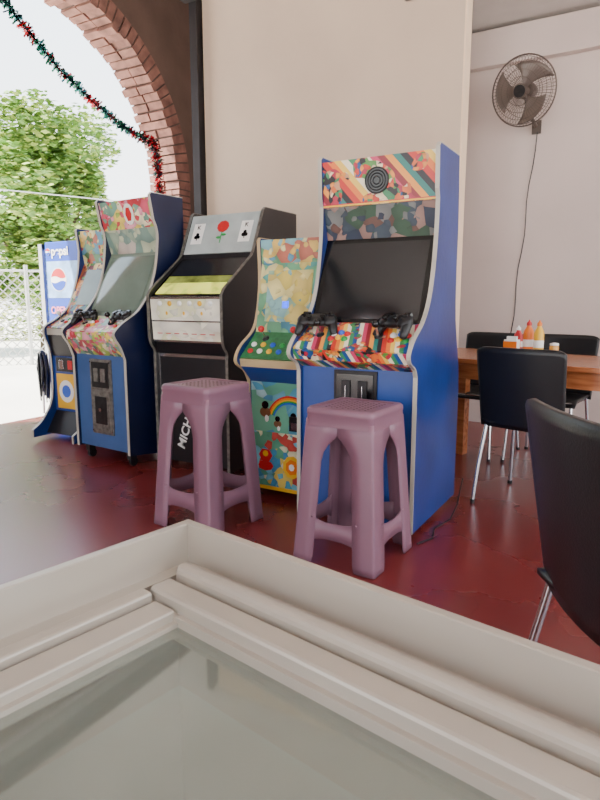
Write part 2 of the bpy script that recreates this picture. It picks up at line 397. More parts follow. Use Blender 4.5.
# ---------------------------------------------------------------- outside
def tree(loc,rad,hz,n,label,seed,trunk_h):
    random.seed(seed)
    r=root("tree",label,"tree",loc)
    t=B(BARK)
    t.cyl((0,0,-0.0),(0.08,0.05,trunk_h),0.16,0.1,10)
    for k in range(6):
        a=k*1.05; t.cyl((0.08,0.05,trunk_h-0.2),(math.cos(a)*rad*0.6,math.sin(a)*rad*0.6,trunk_h+hz*0.7),0.07,0.02,7)
    t.make("trunk",r)
    blobs=[]
    for k in range(60):
        a=random.uniform(0,2*PI); rr=math.sqrt(random.random())*rad*0.8; z=random.uniform(-0.9,0.85)
        rr*=math.sqrt(max(0.1,1-z*z*0.8))
        blobs.append((math.cos(a)*rr,math.sin(a)*rr,trunk_h+hz*0.75+z*hz,random.uniform(0.3,0.62)))
    f=B([LEAF,LEAF2])
    for k in range(n):
        c=random.choice(blobs)
        d=Vector((random.gauss(0,1),random.gauss(0,1),random.gauss(0,1))).normalized()*c[3]*random.uniform(0.5,1.1)
        p=Vector(c[:3])+d
        q=Matrix.Rotation(random.uniform(0,6.28),3,'Z')@Matrix.Rotation(random.uniform(-1.2,1.2),3,'X')
        s=random.uniform(0.06,0.11)
        f.add([p+q@Vector(v) for v in((-s,0,0),(0,-s*0.5,0),(s,0,0),(0,s*0.5,0))],[(0,1,2,3)],random.choice((0,0,1)))
    f.make("foliage",r,fix=False,kind="stuff")
tree((-12.2,9.3,-0.08),2.4,2.05,26000,"leafy bright green tree beyond the fence in full sun",3,1.75)
tree((-14.9,5.5,-0.08),2.0,1.6,9000,"green tree with spreading crown beside the wire fence",11,2.0)
tree((-17.5,13.8,-0.08),2.6,1.6,10000,"dense green tree standing behind the yard",21,1.6)
random.seed(5)
b=B([LEAF,LEAF2,GRASS])
for k in range(12000):
    t=random.random(); x=-22.6+t*16; y=4.6+t*17+random.gauss(0,0.3); 
    z=abs(random.gauss(0,0.8))
    s=random.uniform(0.05,0.12); q=Matrix.Rotation(random.uniform(0,6.28),3,'Z')@Matrix.Rotation(random.uniform(-1.4,1.4),3,'X')
    p=Vector((x+0.0,y,z-0.05))
    b.add([p+q@Vector(v) for v in((-s,0,0),(0,-s*0.4,0),(s,0,0),(0,s*0.4,0))],[(0,1,2,3)],random.choice((0,1,2,2)))
b.make("undergrowth",fix=False,label="low dry grass and bushes along the fence",category="bushes",kind="stuff")
fr=root("chain_link_fence","galvanised chain-link fence with posts around the yard","fence",(-12.6,3.6,-0.08),math.radians(52))
w=B(GALV)
Lf,Hf,sp=9.0,1.70,0.16
def dq(x0,z0,x1,z1):
    d=Vector((x1-x0,0,z1-z0)).normalized(); n=Vector((-d.z,0,d.x))*0.009
    a=Vector((x0,0,z0));c=Vector((x1,0,z1))
    w.add([a-n,c-n,c+n,a+n],[(0,1,2,3)])
x=-Hf
while x<Lf:
    x0=max(x,0);z0=x0-x;x1=min(x+Hf,Lf);z1=x1-x
    if x1>x0: dq(x0,z0,x1,z1); dq(x0,Hf-z0,x1,Hf-z1)
    x+=sp
w.tube([(0,0,Hf),(Lf,0,Hf)],0.02,6); w.make("wire_mesh",fr,fix=False)
for i in range(5):
    p=B(GALV); p.cyl((Lf*i/4,0,0),(Lf*i/4,0,Hf+0.1),0.035,n=8); p.make("post",fr)
cbl=root("utility_cable","thin pale overhead cable strung between two poles","cable",(-9.5,3.0,-0.08))
b=B(GALV); b.tube([(-1.5,-2.5,3.1),(-0.7,1.0,2.98),(0,3.5,2.98),(0.6,6.5,3.08)],0.010,5); b.make("wire",cbl)
for p0 in((-1.5,-2.5),(0.6,6.5)):
    b=B(GALV); b.cyl((p0[0],p0[1],0),(p0[0],p0[1],3.15),0.05,n=8); b.make("pole",cbl)

# garland
random.seed(9)
gp=[(-4.8,2.6,4.3),(-4.8,3.0,3.85),(-4.8,3.48,3.50),(-4.8,3.99,3.14),(-4.8,4.35,2.97),(-4.8,4.69,2.84),(-4.8,4.95,2.79),(-4.8,5.13,2.78),(-4.8,5.20,2.66),(-4.8,5.22,2.40),(-4.8,5.23,2.15)]
b=B([pbr("tinsel_green",(20,110,80),0.25,metal=0.5),pbr("tinsel_red",(190,30,44),0.25,metal=0.4),pbr("tinsel_teal",(70,150,160),0.25,metal=0.5),pbr("tinsel_dark",(24,50,60),0.3,metal=0.5)])
for i in range(len(gp)-1):
    A=Vector(gp[i]);C=Vector(gp[i+1]); n=int((C-A).length*(620 if i<6 else 900))
    for k in range(n):
        t=k/n; p=A.lerp(C,t); ph=(i*3+int(t*4))%5
        d=Vector((random.gauss(0,1),random.gauss(0,1),random.gauss(0,1))).normalized()
        e=d.cross(Vector((0.3,0.5,0.8))).normalized()*0.0085; L=random.uniform(0.03,0.065) if i<6 else random.uniform(0.04,0.085)
        mi=random.choice([(0,0,3),(0,2,3),(1,1,3),(0,0,2),(1,2,0)][ph]) if i<6 else random.choice((1,1,1,0,3,3))
        b.add([p-e,p+e,p+e+d*L,p-e+d*L],[(0,1,2,3)],mi)
b.tube(gp,0.008,5,3)
b.make("tinsel_garland",fix=False,label="green red and teal tinsel garland draped under the brick arch",category="garland",kind="stuff")

# ---------------------------------------------------------------- arcade cabinets
def cr(pts,n=5):
    out=[]
    P=[pts[0]]+list(pts)+[pts[-1]]
    for i in range(1,len(P)-2):
        for k in range(n):
            t=k/n
            q=[]
            for c in(0,1):
                a,b_,c_,d=P[i-1][c],P[i][c],P[i+1][c],P[i+2][c]
                q.append(0.5*((2*b_)+(c_-a)*t+(2*a-5*b_+4*c_-d)*t*t+(-a+3*b_-3*c_+d)*t**3))
            out.append(tuple(q))
    out.append(pts[-1]); return out
def segM(p0,p1):
    d=Vector((0,p1[0]-p0[0],p1[1]-p0[1])); L=d.length; d.normalize()
    nrm=Vector((0,-d.z,d.y))
    M=Matrix.Identity(4)
    for i in range(3):
        M[i][0]=(1,0,0)[i]; M[i][1]=d[i]; M[i][2]=nrm[i]
    mid=Vector((0,(p0[0]+p1[0])/2,(p0[1]+p1[1])/2))
    for i in range(3): M[i][3]=mid[i]
    return M,L
def cabinet(label,loc,rz,w,front,depth,top,side_m,edge_m,inner,core_m=BLACKL,t=0.017,back=None):
    r=root("arcade_cabinet",label,"arcade machine",loc,rz,"row of arcade machines")
    bk=back or [(depth,top),(depth,0.03)]
    poly=list(front)+bk
    for s in(-1,1):
        b=B([side_m]); x0,x1=sorted((s*(w/2-t),s*w/2)); b.prism(poly,x0,x1)
        sp=b.make("side_panel",r)
        e=B([edge_m]); path=list(front)+[bk[0]]
        n=len(path); xa,xb=x0-0.001,x1+0.001
        off=[]
        for i,p in enumerate(path):
            a=Vector(path[max(i-1,0)]);c=Vector(path[min(i+1,n-1)]); d=(c-a).normalized(); nn=Vector((-d.y,d.x))
            off.append((p[0]+nn.x*0.004,p[1]+nn.y*0.004,p[0]-nn.x*0.001,p[1]-nn.y*0.001))
        vs=[]
        for o in off: vs+=[(xa,o[2],o[3]),(xb,o[2],o[3]),(xb,o[0],o[1]),(xa,o[0],o[1])]
        fs=[]
        for i in range(n-1):
            for j in range(4): fs.append((i*4+j,i*4+(j+1)%4,(i+1)*4+(j+1)%4,(i+1)*4+j))
        fs+=[(0,1,2,3),((n-1)*4,(n-1)*4+1,(n-1)*4+2,(n-1)*4+3)]
        e.add(vs,fs); e.make("edge_molding",sp)
    b=B([core_m]); poly=list(inner)+[(depth-0.02,inner[-1][1]),(depth-0.02,0.05)]
    b.prism(poly,-(w/2-t),w/2-t); b.make("body",r)
    return r
def slab(r,name,p0,p1,x0,x1,th,mat,label=None,bevel=0,parent=None):
    M,L=segM(p0,p1); b=B([mat]); b.rect(M,x0,x1,-L/2,L/2,th); return b.make(name,parent or r,label=label,bevel=bevel),M,L
def joystick(parent,M,x,y,ball_m):
    b=B([CHROME,ball_m,BLACKP])
    o=M@Vector((x,y,0)); n=(M.to_3x3()@Vector((0,0,1)))
    b.lathe([(0.02,0.0),(0.02,0.004),(0.006,0.006)],c=o,M=M.to_3x3(),mi=2,n=16)
    b.cyl(o,o+n*0.06,0.005,n=10,mi=0); b.ball(o+n*0.07,0.018,1)
    b.make("joystick",parent)
def buttons(parent,M,pts,mats):
    for i,(x,y) in enumerate(pts):
        m=mats[i%len(mats)]
        b=B([m,WHT]); o=M@Vector((x,y,0))
        b.lathe([(0.016,0),(0.016,0.006),(0.012,0.007)],c=o,M=M.to_3x3(),mi=0,n=16)
        b.lathe([(0.011,0.006),(0.011,0.011),(0.009,0.013)],c=o,M=M.to_3x3(),mi=0,n=16)
        b.make("button",parent)
def shifted(M,h): 
    M=M.copy(); M.translation=M.translation+M.to_3x3()@Vector((0,0,h)); return M
PAL_A=[(214,60,40),(236,150,60),(60,140,90),(226,110,50),(40,90,150),(240,220,180),(186,40,70),(90,150,70),(30,24,30),(206,150,110)]
PAL_B=[(226,92,120),(240,214,100),(170,200,90),(236,160,180),(120,170,150),(246,236,200),(200,60,70)]
PAL_C=[(226,190,100),(130,180,190),(226,220,160),(110,160,120),(200,170,90),(90,150,180),(190,110,90)]
PAL_D=[(80,160,190),(90,160,130),(226,200,100),(120,190,210),(190,70,60),(70,140,180),(230,226,190)]
PAL_E=[(200,50,40),(240,150,60),(80,140,60),(120,30,40),(246,220,150),(60,60,120),(180,100,60)]

# --- big royal blue cabinet
front5=[(0.0,0.03),(0.0,0.76)]+cr([(0.0,0.76),(-0.025,0.80),(-0.085,0.83),(-0.095,0.87),(-0.04,0.93),(0.07,1.00),(0.15,1.10),(0.20,1.25),(0.225,1.42),(0.23,1.56)],4)[1:]+[(0.215,1.60),(0.205,1.78),(0.22,1.795)]
in5=[(0.03,0.05),(0.03,0.785),(-0.05,0.825),(-0.07,0.87),(0.115,0.985),(0.285,1.40),(0.24,1.555),(0.225,1.77)]
w5=0.615
c5=cabinet("tall royal blue arcade machine with colourful marquee and dark screen",(-1.185,2.56,0),0,w5,front5,0.53,1.795,BLUE,EDGE,in5,
  back=[(0.52,1.795),(0.54,1.6)]+cr([(0.54,1.6),(0.55,1.45),(0.55,1.25),(0.57,1.0),(0.66,0.75),(0.68,0.6)],3)[1:]+[(0.68,0.03)])
hx=w5/2-0.018
slab(c5,"marquee",in5[6],in5[7],-hx,hx,0.008,art("marquee_art_serape",PAL_A,17,0.03,3.0,serape=2.2,cover=0.47),"colourful printed marquee with woven blanket stripes")
M,L=segM(in5[6],in5[7])
b=B([BLACKG,BLACKP])
b.disc(M,-0.0,0.0,0.062,0.062,0.012,0,28); 
for rr in(0.058,0.045,0.032,0.018):
    b.tube([M@Vector((rr*math.cos(a*PI/12),rr*math.sin(a*PI/12),0.013)) for a in range(24)],0.003,6,1,closed=True)
b.make("speaker",c5,label="round black speaker grille")
b=B([YEL,RED]); b.rect(M,-hx,hx,-0.106,-0.098,0.0098,0); b.rect(M,-hx,hx,-0.098,-0.094,0.0096,1); b.make("marquee_border",c5)
slab(c5,"speaker_panel",in5[5],in5[6],-hx,hx,0.006,art("dim_town_print",[(60,74,86),(116,120,118),(48,60,78),(150,120,110),(56,84,66),(100,74,66)],12,0.03,5.0,fine=0.7),"dim printed strip above the screen")
so,M,L=slab(c5,"screen_bezel",in5[4],in5[5],-hx,hx,0.006,BLACKG,None)
b=B([SCREEN]); 
b.grid(lambda u,v:M@Vector(((u-0.5)*0.52,(v-0.5)*(L-0.05),0.008+0.016*((1-(2*u-1)**2)*(1-(2*v-1)**2)))),18,16)
b.make("screen",c5)
cp,M,L=slab(c5,"control_panel",in5[3],in5[4],-hx,hx,0.008,art("control_art_warm",PAL_A,24,0.03,8.0,serape=4.0,cover=0.42,slope=0.5),"bright striped collage control panel")
slab(c5,"control_front",in5[2],in5[3],-hx,hx,0.010,art("control_art_warm2",PAL_A,22,0.03,9.0,serape=4.0,cover=0.40,slope=0.5))
slab(c5,"control_underside",in5[1],in5[2],-hx,hx,0.008,art("control_art_warm3",PAL_A,20,0.03,2.0,serape=4.0,cover=0.42,slope=0.5))
M=shifted(M,0.008)
for cx in(-0.17,0.13):
    buttons(cp,M,[(cx+0.05,-0.03),(cx+0.085,-0.02),(cx+0.12,-0.03),(cx+0.05,0.01),(cx+0.085,0.02),(cx+0.12,0.01)],[RED,YEL,GRN,WHT,BLU])
    joystick(cp,M,cx-0.02,0.0,BLACKG)
lf,M,L=slab(c5,"lower_panel",in5[0],in5[1],-hx,hx,0.010,BLUEF)
M=shifted(M,0.010)
b=B([COIN,BLACKG,CHROME]); b.rect(M,-0.11,0.11,-0.18,0.355,0.012,0); b.rect(M,-0.095,0.095,0.17,0.34,0.018,1)
b.rect(M,-0.065,-0.02,0.19,0.31,0.026,0); b.rect(M,0.02,0.065,0.19,0.31,0.026,0); b.rect(M,-0.045,-0.04,0.215,0.285,0.03,2); b.rect(M,0.04,0.045,0.215,0.285,0.03,2)
b.rect(M,-0.095,0.095,-0.165,0.15,0.018,1)
b.cyl(M@Vector((0,0.02,0.018)),M@Vector((0,0.02,0.026)),0.012,n=14,mi=2)
b.make("coin_door",c5,bevel=0.002,label="black metal coin door")
# --- navy cabinet on casters
front1=[(0.0,0.09),(0.0,0.72)]+cr([(0.0,0.72),(-0.03,0.80),(-0.07,0.86),(-0.075,0.90),(0.0,0.96),(0.12,1.03),(0.22,1.15),(0.28,1.3),(0.31,1.5),(0.30,1.58)],4)[1:]+[(0.28,1.62),(0.25,1.77),(0.265,1.785)]
in1=[(0.03,0.10),(0.03,0.74),(-0.04,0.84),(-0.045,0.89),(0.14,0.985),(0.36,1.42),(0.31,1.58),(0.27,1.765)]
w1=0.56
c1=cabinet("navy blue arcade machine with pink and yellow marquee on casters",(-3.165,2.80,0),math.radians(-5),w1,front1,0.54,1.785,NAVY,EDGE,in1)
hx=w1/2-0.018
slab(c1,"marquee",in1[6],in1[7],-hx,hx,0.008,art("marquee_art_pink",PAL_B,13,0.04,1.0,fine=0.65),"pink and yellow printed marquee")
M,L=segM(in1[6],in1[7]); b=B([WHT,RED,PINK])
b.disc(M,0.03,0.0,0.05,0.07,0.010,0,18); b.disc(M,0.03,0.0,0.03,0.05,0.012,1,6)
b.make("marquee_print",c1)
slab(c1,"speaker_panel",in1[5],in1[6],-hx,hx,0.006,art("pale_green_print",[(150,170,150),(190,200,170),(120,150,140),(200,190,180)],10,0.03,5.0,fine=0.8))
so,M,L=slab(c1,"screen_bezel",in1[4],in1[5],-hx,hx,0.006,pbr("grey_green_bezel",(106,122,108),0.3))
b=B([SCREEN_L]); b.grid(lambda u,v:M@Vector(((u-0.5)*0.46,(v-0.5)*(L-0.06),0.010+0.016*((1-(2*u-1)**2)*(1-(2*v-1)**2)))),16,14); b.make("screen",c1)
cp,M,L=slab(c1,"control_panel",in1[3],in1[4],-hx,hx,0.008,art("control_art_pale",PAL_B,16,0.04,8.0,fine=0.65))
slab(c1,"control_front",in1[2],in1[3],-hx,hx,0.010,art("control_art_pale2",PAL_B,16,0.04,4.0,fine=0.65))
slab(c1,"control_underside",in1[1],in1[2],-hx,hx,0.010,art("control_art_pale3",PAL_B+[(70,110,90)],14,0.04,6.0,fine=0.65))
M=shifted(M,0.008)
for cx in(-0.16,0.12):
    buttons(cp,M,[(cx+0.05,-0.03),(cx+0.085,-0.02),(cx+0.05,0.01),(cx+0.085,0.02)],[RED,YEL,WHT])
    joystick(cp,M,cx-0.02,0.0,BLACKG)
lf,M,L=slab(c1,"lower_panel",in1[0],in1[1],-hx,hx,0.010,BLUEG)
M=shifted(M,0.010)
b=B([COING,COIN,CHROME]); b.rect(M,-0.11,0.11,-0.22,0.29,0.012,0); b.rect(M,-0.085,0.085,0.10,0.27,0.02,1); b.rect(M,-0.05,-0.01,0.14,0.23,0.03,0); b.rect(M,0.02,0.06,0.14,0.23,0.03,0)
b.rect(M,-0.09,0.09,-0.20,0.08,0.018,0); b.rect(M,-0.06,0.06,-0.15,0.04,0.022,1); b.cyl(M@Vector((0,-0.05,0.018)),M@Vector((0,-0.05,0.03)),0.014,n=14,mi=2)
for yy in(-0.2,0.27):
    for xx in(-0.1,0.1): b.cyl(M@Vector((xx,yy,0.01)),M@Vector((xx,yy,0.018)),0.006,n=8,mi=2)
b.make("coin_door",c1,bevel=0.002,label="worn grey metal coin door")
for xx in(-0.22,0.22):
    for yy in(0.06,0.44):
        b=B([STEEL,BLACKP]); b.box((xx,yy,0.075),(0.04,0.05,0.05),0); b.cyl((xx-0.012,yy+0.01,0.03),(xx+0.012,yy+0.01,0.03),0.03,n=16,mi=1); b.make("caster",c1)
# --- black cabinet, white console
front2=[(0.0,0.03),(0.0,0.74)]+cr([(0.0,0.74),(0.0,0.78),(-0.035,0.83),(-0.045,0.90)],4)[1:]+[(-0.045,1.13),(-0.02,1.165),(0.27,1.375),(0.29,1.40),(0.41,1.67),(0.43,1.685)]
in2=[(0.03,0.05),(0.03,0.76),(0.0,0.84),(-0.02,1.12),(0.29,1.365),(0.31,1.40),(0.425,1.66)]
w2=0.60
c2=cabinet("black slant-top arcade machine with white console and rose marquee",(-2.50,2.94,0),0,w2,front2,0.82,1.685,BLACKL,COING,in2)
hx=w2/2-0.018
slab(c2,"marquee",in2[5],in2[6],-hx,hx,0.010,GREYM,"grey glass marquee printed with a red rose")
M,L=segM(in2[5],in2[6]); M=shifted(M,0.010)
for cx in(-0.20,0.19):
    b=B([WHT]); b.rect(M,cx-0.045,cx+0.045,-0.07,0.08,0.002,0); cd=b.make("card_print",c2)
    text("K",0.045,BLACKG,M@Matrix.Translation((cx,0.05,0.003)),cd)
    b=B([BLACKG])
    for dx,dy in((-0.012,0.0),(0.012,0.0),(0,0.019)): b.disc(M,cx+dx,-0.02+dy,0.013,0.013,0.004,0,14)
    b.rect(M,cx-0.003,cx+0.003,-0.045,-0.01,0.004,0); b.make("suit_mark",cd)
b=B([RED,GRN])
for k in range(9):
    a=k*0.7; b.disc(M,0.0+0.022*math.cos(a),0.05+0.02*math.sin(a),0.026,0.022,0.003+k*0.0003,0,10)
b.rect(M,-0.003,0.003,-0.07,0.03,0.0025,1); b.disc(M,0.018,-0.01,0.02,0.009,0.003,1,10); b.disc(M,-0.018,-0.03,0.02,0.009,0.003,1,10)
b.make("rose_print",c2)
so,M,L=slab(c2,"screen_bezel",in2[3],in2[4],-hx,hx,0.006,BLACKG)
b=B([pbr("yellow_reflection_glow",(206,214,90),0.1,var=0.5,scale=9,emit=0.8,detail=2),SCREEN,pbr("dim_yellow_reflection_glow",(120,130,60),0.1,var=0.5,scale=12,emit=0.3)]); b.rect(M,-0.26,0.26,-L/2+0.02,-L/2+0.13,0.009,0); b.rect(M,-0.26,0.26,-L/2+0.13,-L/2+0.20,0.009,2); b.rect(M,-0.26,0.26,-L/2+0.205,L/2-0.02,0.009,1); b.make("screen",c2)  # yellow-green screen reflection, put in as two glowing strips
co,M,L=slab(c2,"console",in2[2],in2[3],-hx,hx,0.016,art("pale_console_print",[(232,228,210),(236,232,214),(222,222,184),(232,228,214),(210,212,192),(224,212,190)],6,0.05,2.0,stretch=(1,1,1.6),fine=0.8,emit=0.08),"white printed console front")
M=shifted(M,0.016)
b=B([CHROME,RED,YEL,WHITEP]); b.rect(M,-hx,hx,L/2-0.012,L/2,0.006,0); b.rect(M,-hx,hx,-0.012,-0.004,0.01,0); b.rect(M,-hx,hx,-L/2,-L/2+0.012,0.008,0)
for k in range(7): b.rect(M,-0.24+k*0.07,-0.20+k*0.07,-0.09,-0.085,0.003,1); b.disc(M,-0.22+k*0.07,0.04,0.008,0.012,0.004,2 if k%2 else 3,10)
b.make("console_trim",co,label="chrome strips and coloured print")
buttons(co,M,[(-0.2+k*0.08,0.10) for k in range(6)],[WHT,YEL,WHT])
lf,M,L=slab(c2,"lower_panel",in2[0],in2[1],-hx,hx,0.010,BLACKL,"black lower panel with white chalk lettering")
M=shifted(M,0.010)
b=B([CHROME]); b.rect(M,-hx,hx,L/2-0.02,L/2,0.006); b.rect(M,-hx,-hx+0.02,-L/2,L/2,0.004); b.make("lower_trim",lf)
text("MICHOA",0.088,WHT,M@Matrix.Translation((-0.05,-0.10,0.001))@Matrix.Rotation(math.radians(70),4,'Z'),lf,bold=0.0016)
T=M@Matrix.Translation((0.02,-0.18,0.001))@Matrix.Rotation(math.radians(70),4,'Z')
b=B([WHT]); 
for dx in(-0.026,0.026): b.tube([T@Vector((dx+0.018*math.cos(k*PI/10),0.018*math.sin(k*PI/10),0)) for k in range(20)],0.003,5,closed=True)
b.tube([T@Vector(p) for p in((-0.026,0.0,0),(-0.010,0.028,0),(0.016,0.028,0),(0.026,0,0))],0.003,5)
b.tube([T@Vector(p) for p in((-0.010,0.028,0),(0.0,0.0,0),(0.016,0.028,0))],0.003,5); b.make("chalk_emblem",lf)
# --- small children's cabinet
front3=[(0.0,0.03),(0.0,0.66)]+cr([(0.0,0.66),(-0.04,0.72),(-0.11,0.76),(-0.12,0.80),(-0.07,0.86),(0.04,0.93),(0.09,1.02),(0.12,1.2),(0.11,1.42)],4)[1:]+[(0.12,1.435)]
in3=[(0.015,0.05),(0.015,0.38),(0.015,0.66),(-0.08,0.75),(-0.09,0.79),(0.065,0.92),(0.135,1.30),(0.125,1.425)]
w3=0.42
c3=cabinet("small children's arcade machine with yellow lit screen and cartoon prints",(-1.708,2.74,0),0,w3,front3,0.5,1.435,BLUE,EDGEG,in3)
hx=w3/2-0.018
slab(c3,"marquee",in3[6],in3[7],-hx,hx,0.008,art("marquee_art_yellow",PAL_C,14,0.04,4.0,fine=0.7))
so,M,L=slab(c3,"screen_bezel",in3[5],in3[6],-hx,hx,0.006,art("bezel_art",[(90,160,150),(206,190,110),(110,170,130),(70,130,150),(220,210,150)],10,0.04,7.0,fine=0.75),"yellow and turquoise printed bezel")
b=B([art("lit_menu_screen",[(206,186,100),(216,204,140),(150,180,150),(130,170,170),(200,180,110)],11,0.05,6,rough=0.08,emit=0.15,fine=0.8)]); b.rect(M,-0.14,0.14,-0.13,0.15,0.010,0); sc=b.make("screen",c3)
b=B([BLUGLOW]); b.rect(M,-0.03,0.005,-0.055,-0.02,0.013,0); b.make("screen_highlight",sc)
cp,M,L=slab(c3,"control_panel",in3[4],in3[5],-hx,hx,0.008,pbr("green_control",(46,110,66),0.3,var=0.3,scale=30))
M=shifted(M,0.008)
buttons(cp,M,[(-0.15+k*0.06,-0.05) for k in range(6)]+[(-0.15+k*0.06,0.0) for k in range(6)],[RED,WHT,YEL,BLU,GRN])
joystick(cp,M,-0.1,0.05,RED); joystick(cp,M,0.1,0.05,RED)
slab(c3,"control_front",in3[3],in3[4],-hx,hx,0.010,EDGEG)
slab(c3,"control_underside",in3[2],in3[3],-hx,hx,0.006,BLUEF)
pp,M,L=slab(c3,"poster_panel",in3[1],in3[2],-hx,hx,0.006,art("sky_print",[(90,166,196),(120,186,206),(110,180,150),(80,150,190),(170,210,214)],6,0.12,2.5,fine=0.8),"sky blue printed panel with a rainbow")
M=shifted(M,0.006)
PB=pbr("brown_print",(120,80,50),0.4)
b=B([RED,ORG,YEL,GRN,BLU])
for k,mi in enumerate((0,1,2,3,4)):
    rr=0.15-k*0.009
    for q in range(16):
        a0=PI*0.35+q*PI*0.55/16;a1=a0+PI*0.55/16; cx,cy=0.06,-0.08
        b.add([M@Vector((cx+r_*math.cos(a_),cy+r_*math.sin(a_),0.002)) for r_,a_ in((rr,a0),(rr,a1),(rr-0.0095,a1),(rr-0.0095,a0))],[(0,1,2,3)],mi)
b.make("rainbow_print",pp)
for cx,cy,s in((-0.1,-0.03,1.0),(0.08,-0.07,0.8),(-0.02,-0.09,0.7)):
    b=B([PB,BLACKG,WHT]); b.disc(M,cx,cy,0.035*s,0.028*s,0.003,0,14); b.disc(M,cx,cy+0.04*s,0.022*s,0.022*s,0.0035,1,14); b.disc(M,cx+0.01*s,cy-0.035*s,0.012*s,0.02*s,0.004,2,10); b.make("figure_print",pp)
lf,M,L=slab(c3,"lower_panel",in3[0],in3[1],-hx,hx,0.006,art("lower_cartoon_print",PAL_D,10,0.05,3.5,fine=0.65),"lower panel with bright abstract print")
M=shifted(M,0.006)
b=B([YEL,RED,ORG,WHT]); b.disc(M,0.07,-0.02,0.06,0.065,0.002,0,9); b.disc(M,0.07,-0.02,0.04,0.045,0.004,2,7); b.disc(M,0.07,-0.02,0.018,0.02,0.005,3,7); b.make("burst_print",lf)
b=B([RED,YEL]); b.disc(M,-0.10,0.03,0.045,0.04,0.003,0,6); b.disc(M,-0.10,-0.03,0.05,0.03,0.003,0,8); b.disc(M,-0.10,0.04,0.018,0.018,0.004,1,8); b.make("lower_print",lf)
b=B([YEL]); b.rect(M,-hx,hx,-L/2,-L/2+0.02,0.004,0); b.make("lower_border",lf)
b=B([COIN,CHROME]); b.rect(M,0.06,0.14,L/2+0.02,L/2+0.10,0.014,0); b.rect(M,0.075,0.125,L/2+0.03,L/2+0.07,0.02,1); b.make("coin_slot",c3,bevel=0.001)
# --- ball-top blue cabinet
front0=[(-0.10,0.03),(-0.10,0.09)]+cr([(-0.10,0.09),(0.0,0.16),(0.10,0.33),(0.11,0.66),(0.07,0.80),(0.06,0.86),(0.08,0.90),(0.20,0.96),(0.32,1.06),(0.42,1.3),(0.45,1.5)],4)[1:]+[(0.43,1.66),(0.44,1.675)]
in0=[(0.02,0.05),(0.13,0.22),(0.13,0.66),(0.09,0.83),(0.09,0.88),(0.28,0.98),(0.50,1.40),(0.45,1.655)]
w0=0.48
c0=cabinet("blue arcade machine with ball-top joysticks and yellow decal",(-3.92,3.08,0),0,w0,front0,0.76,1.675,BLUE,EDGE,in0)
hx=w0/2-0.018
slab(c0,"marquee",in0[6],in0[7],-hx,hx,0.008,art("marquee_art_green",PAL_C+[(60,110,60),(180,60,60)],14,0.04,11.0,fine=0.65))
so,M,L=slab(c0,"screen_bezel",in0[5],in0[6],-hx,hx,0.006,art("bezel_art_red",PAL_E+[(90,140,150)],16,0.04,12.0,fine=0.65))
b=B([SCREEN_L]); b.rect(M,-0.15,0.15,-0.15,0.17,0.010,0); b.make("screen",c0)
cp,M,L=slab(c0,"control_panel",in0[4],in0[5],-hx,hx,0.008,art("control_art_dark",PAL_E,22,0.04,1.0))
M=shifted(M,0.008)
for cx in(-0.15,0.06):
    joystick(cp,M,cx,0,WHT if cx<0 else RED); buttons(cp,M,[(cx+0.06,-0.02),(cx+0.10,-0.01),(cx+0.06,0.02)],[RED,YEL,GRN])
slab(c0,"control_front",in0[3],in0[4],-hx,hx,0.008,EDGE)
slab(c0,"control_underside",in0[2],in0[3],-hx,hx,0.006,BLACKL)
lf,M,L=slab(c0,"lower_panel",in0[1],in0[2],-hx,hx,0.008,BLUEF)
M=shifted(M,0.008)
b=B([YEL,WHT,BLU]); b.rect(M,-0.19,0.09,-0.20,0.08,0.002,0); b.disc(M,-0.08,-0.06,0.085,0.09,0.003,1,20); b.disc(M,-0.08,-0.06,0.05,0.05,0.004,2,20); b.make("decal",lf,label="yellow square decal")
b=B([COIN,CHROME,RED]); b.rect(M,-0.17,0.07,0.10,0.21,0.015,0); b.rect(M,-0.13,-0.08,0.12,0.19,0.02,1); b.rect(M,-0.03,0.02,0.12,0.19,0.02,2); b.make("coin_door",c0,bevel=0.002)

# --- game controllers
def pad(loc,rot,label,sc_=1.2):
    b=B([BLACKP,BLACKG,COIN])
    b.ball((0,0,0),(0.062,0.034,0.018),0,18)
    for s in(-1,1):
        b.ball((s*0.05,0.0,0.0),(0.032,0.034,0.019),0)
        b.lathe([(0.006,-0.075),(0.014,-0.07),(0.018,-0.04),(0.022,-0.005),(0.018,0.012)],c=(s*0.058,0.005,-0.004),n=12,M=Matrix.Rotation(math.radians(-72),3,'X')@Matrix.Rotation(math.radians(-s*14),3,'Y'),mi=0)
        b.cyl((s*0.028,-0.014,0.012),(s*0.028,-0.014,0.03),0.006,n=10,mi=1); b.lathe([(0.009,0),(0.011,0.003),(0.009,0.006)],c=(s*0.028,-0.014,0.028),n=12,mi=1)
        b.box((s*0.045,0.034,0.004),(0.03,0.012,0.014),1)
    for k in range(4): b.cyl((0.05+0.012*math.cos(k*PI/2),0.01+0.012*math.sin(k*PI/2),0.012),(0.05+0.012*math.cos(k*PI/2),0.01+0.012*math.sin(k*PI/2),0.021),0.005,n=8,mi=2)
    b.box((-0.05,0.01,0.018),(0.026,0.008,0.006),1); b.box((-0.05,0.01,0.018),(0.008,0.026,0.006),1)
    b.v=[tuple(c*sc_ for c in v) for v in b.v]
    o=b.make("game_controller",loc=loc,rot=rot); o["label"]=label; o["category"]="gamepad"; o["group"]="black game controllers on the machines"
    return o
pad((-1.40,2.59,1.005),(math.radians(38),0,math.radians(18)),"black game controller on the royal blue machine's panel")
pad((-1.00,2.59,1.005),(math.radians(38),0,math.radians(-25)),"black game controller tilted beside the screen")
pad((-3.36,2.88,1.0),(math.radians(38),0,math.radians(20)),"black game controller on the navy machine's panel",1.1)
pad((-2.99,2.85,1.0),(math.radians(38),0,math.radians(-10)),"black game controller at the edge of the navy machine",1.1)

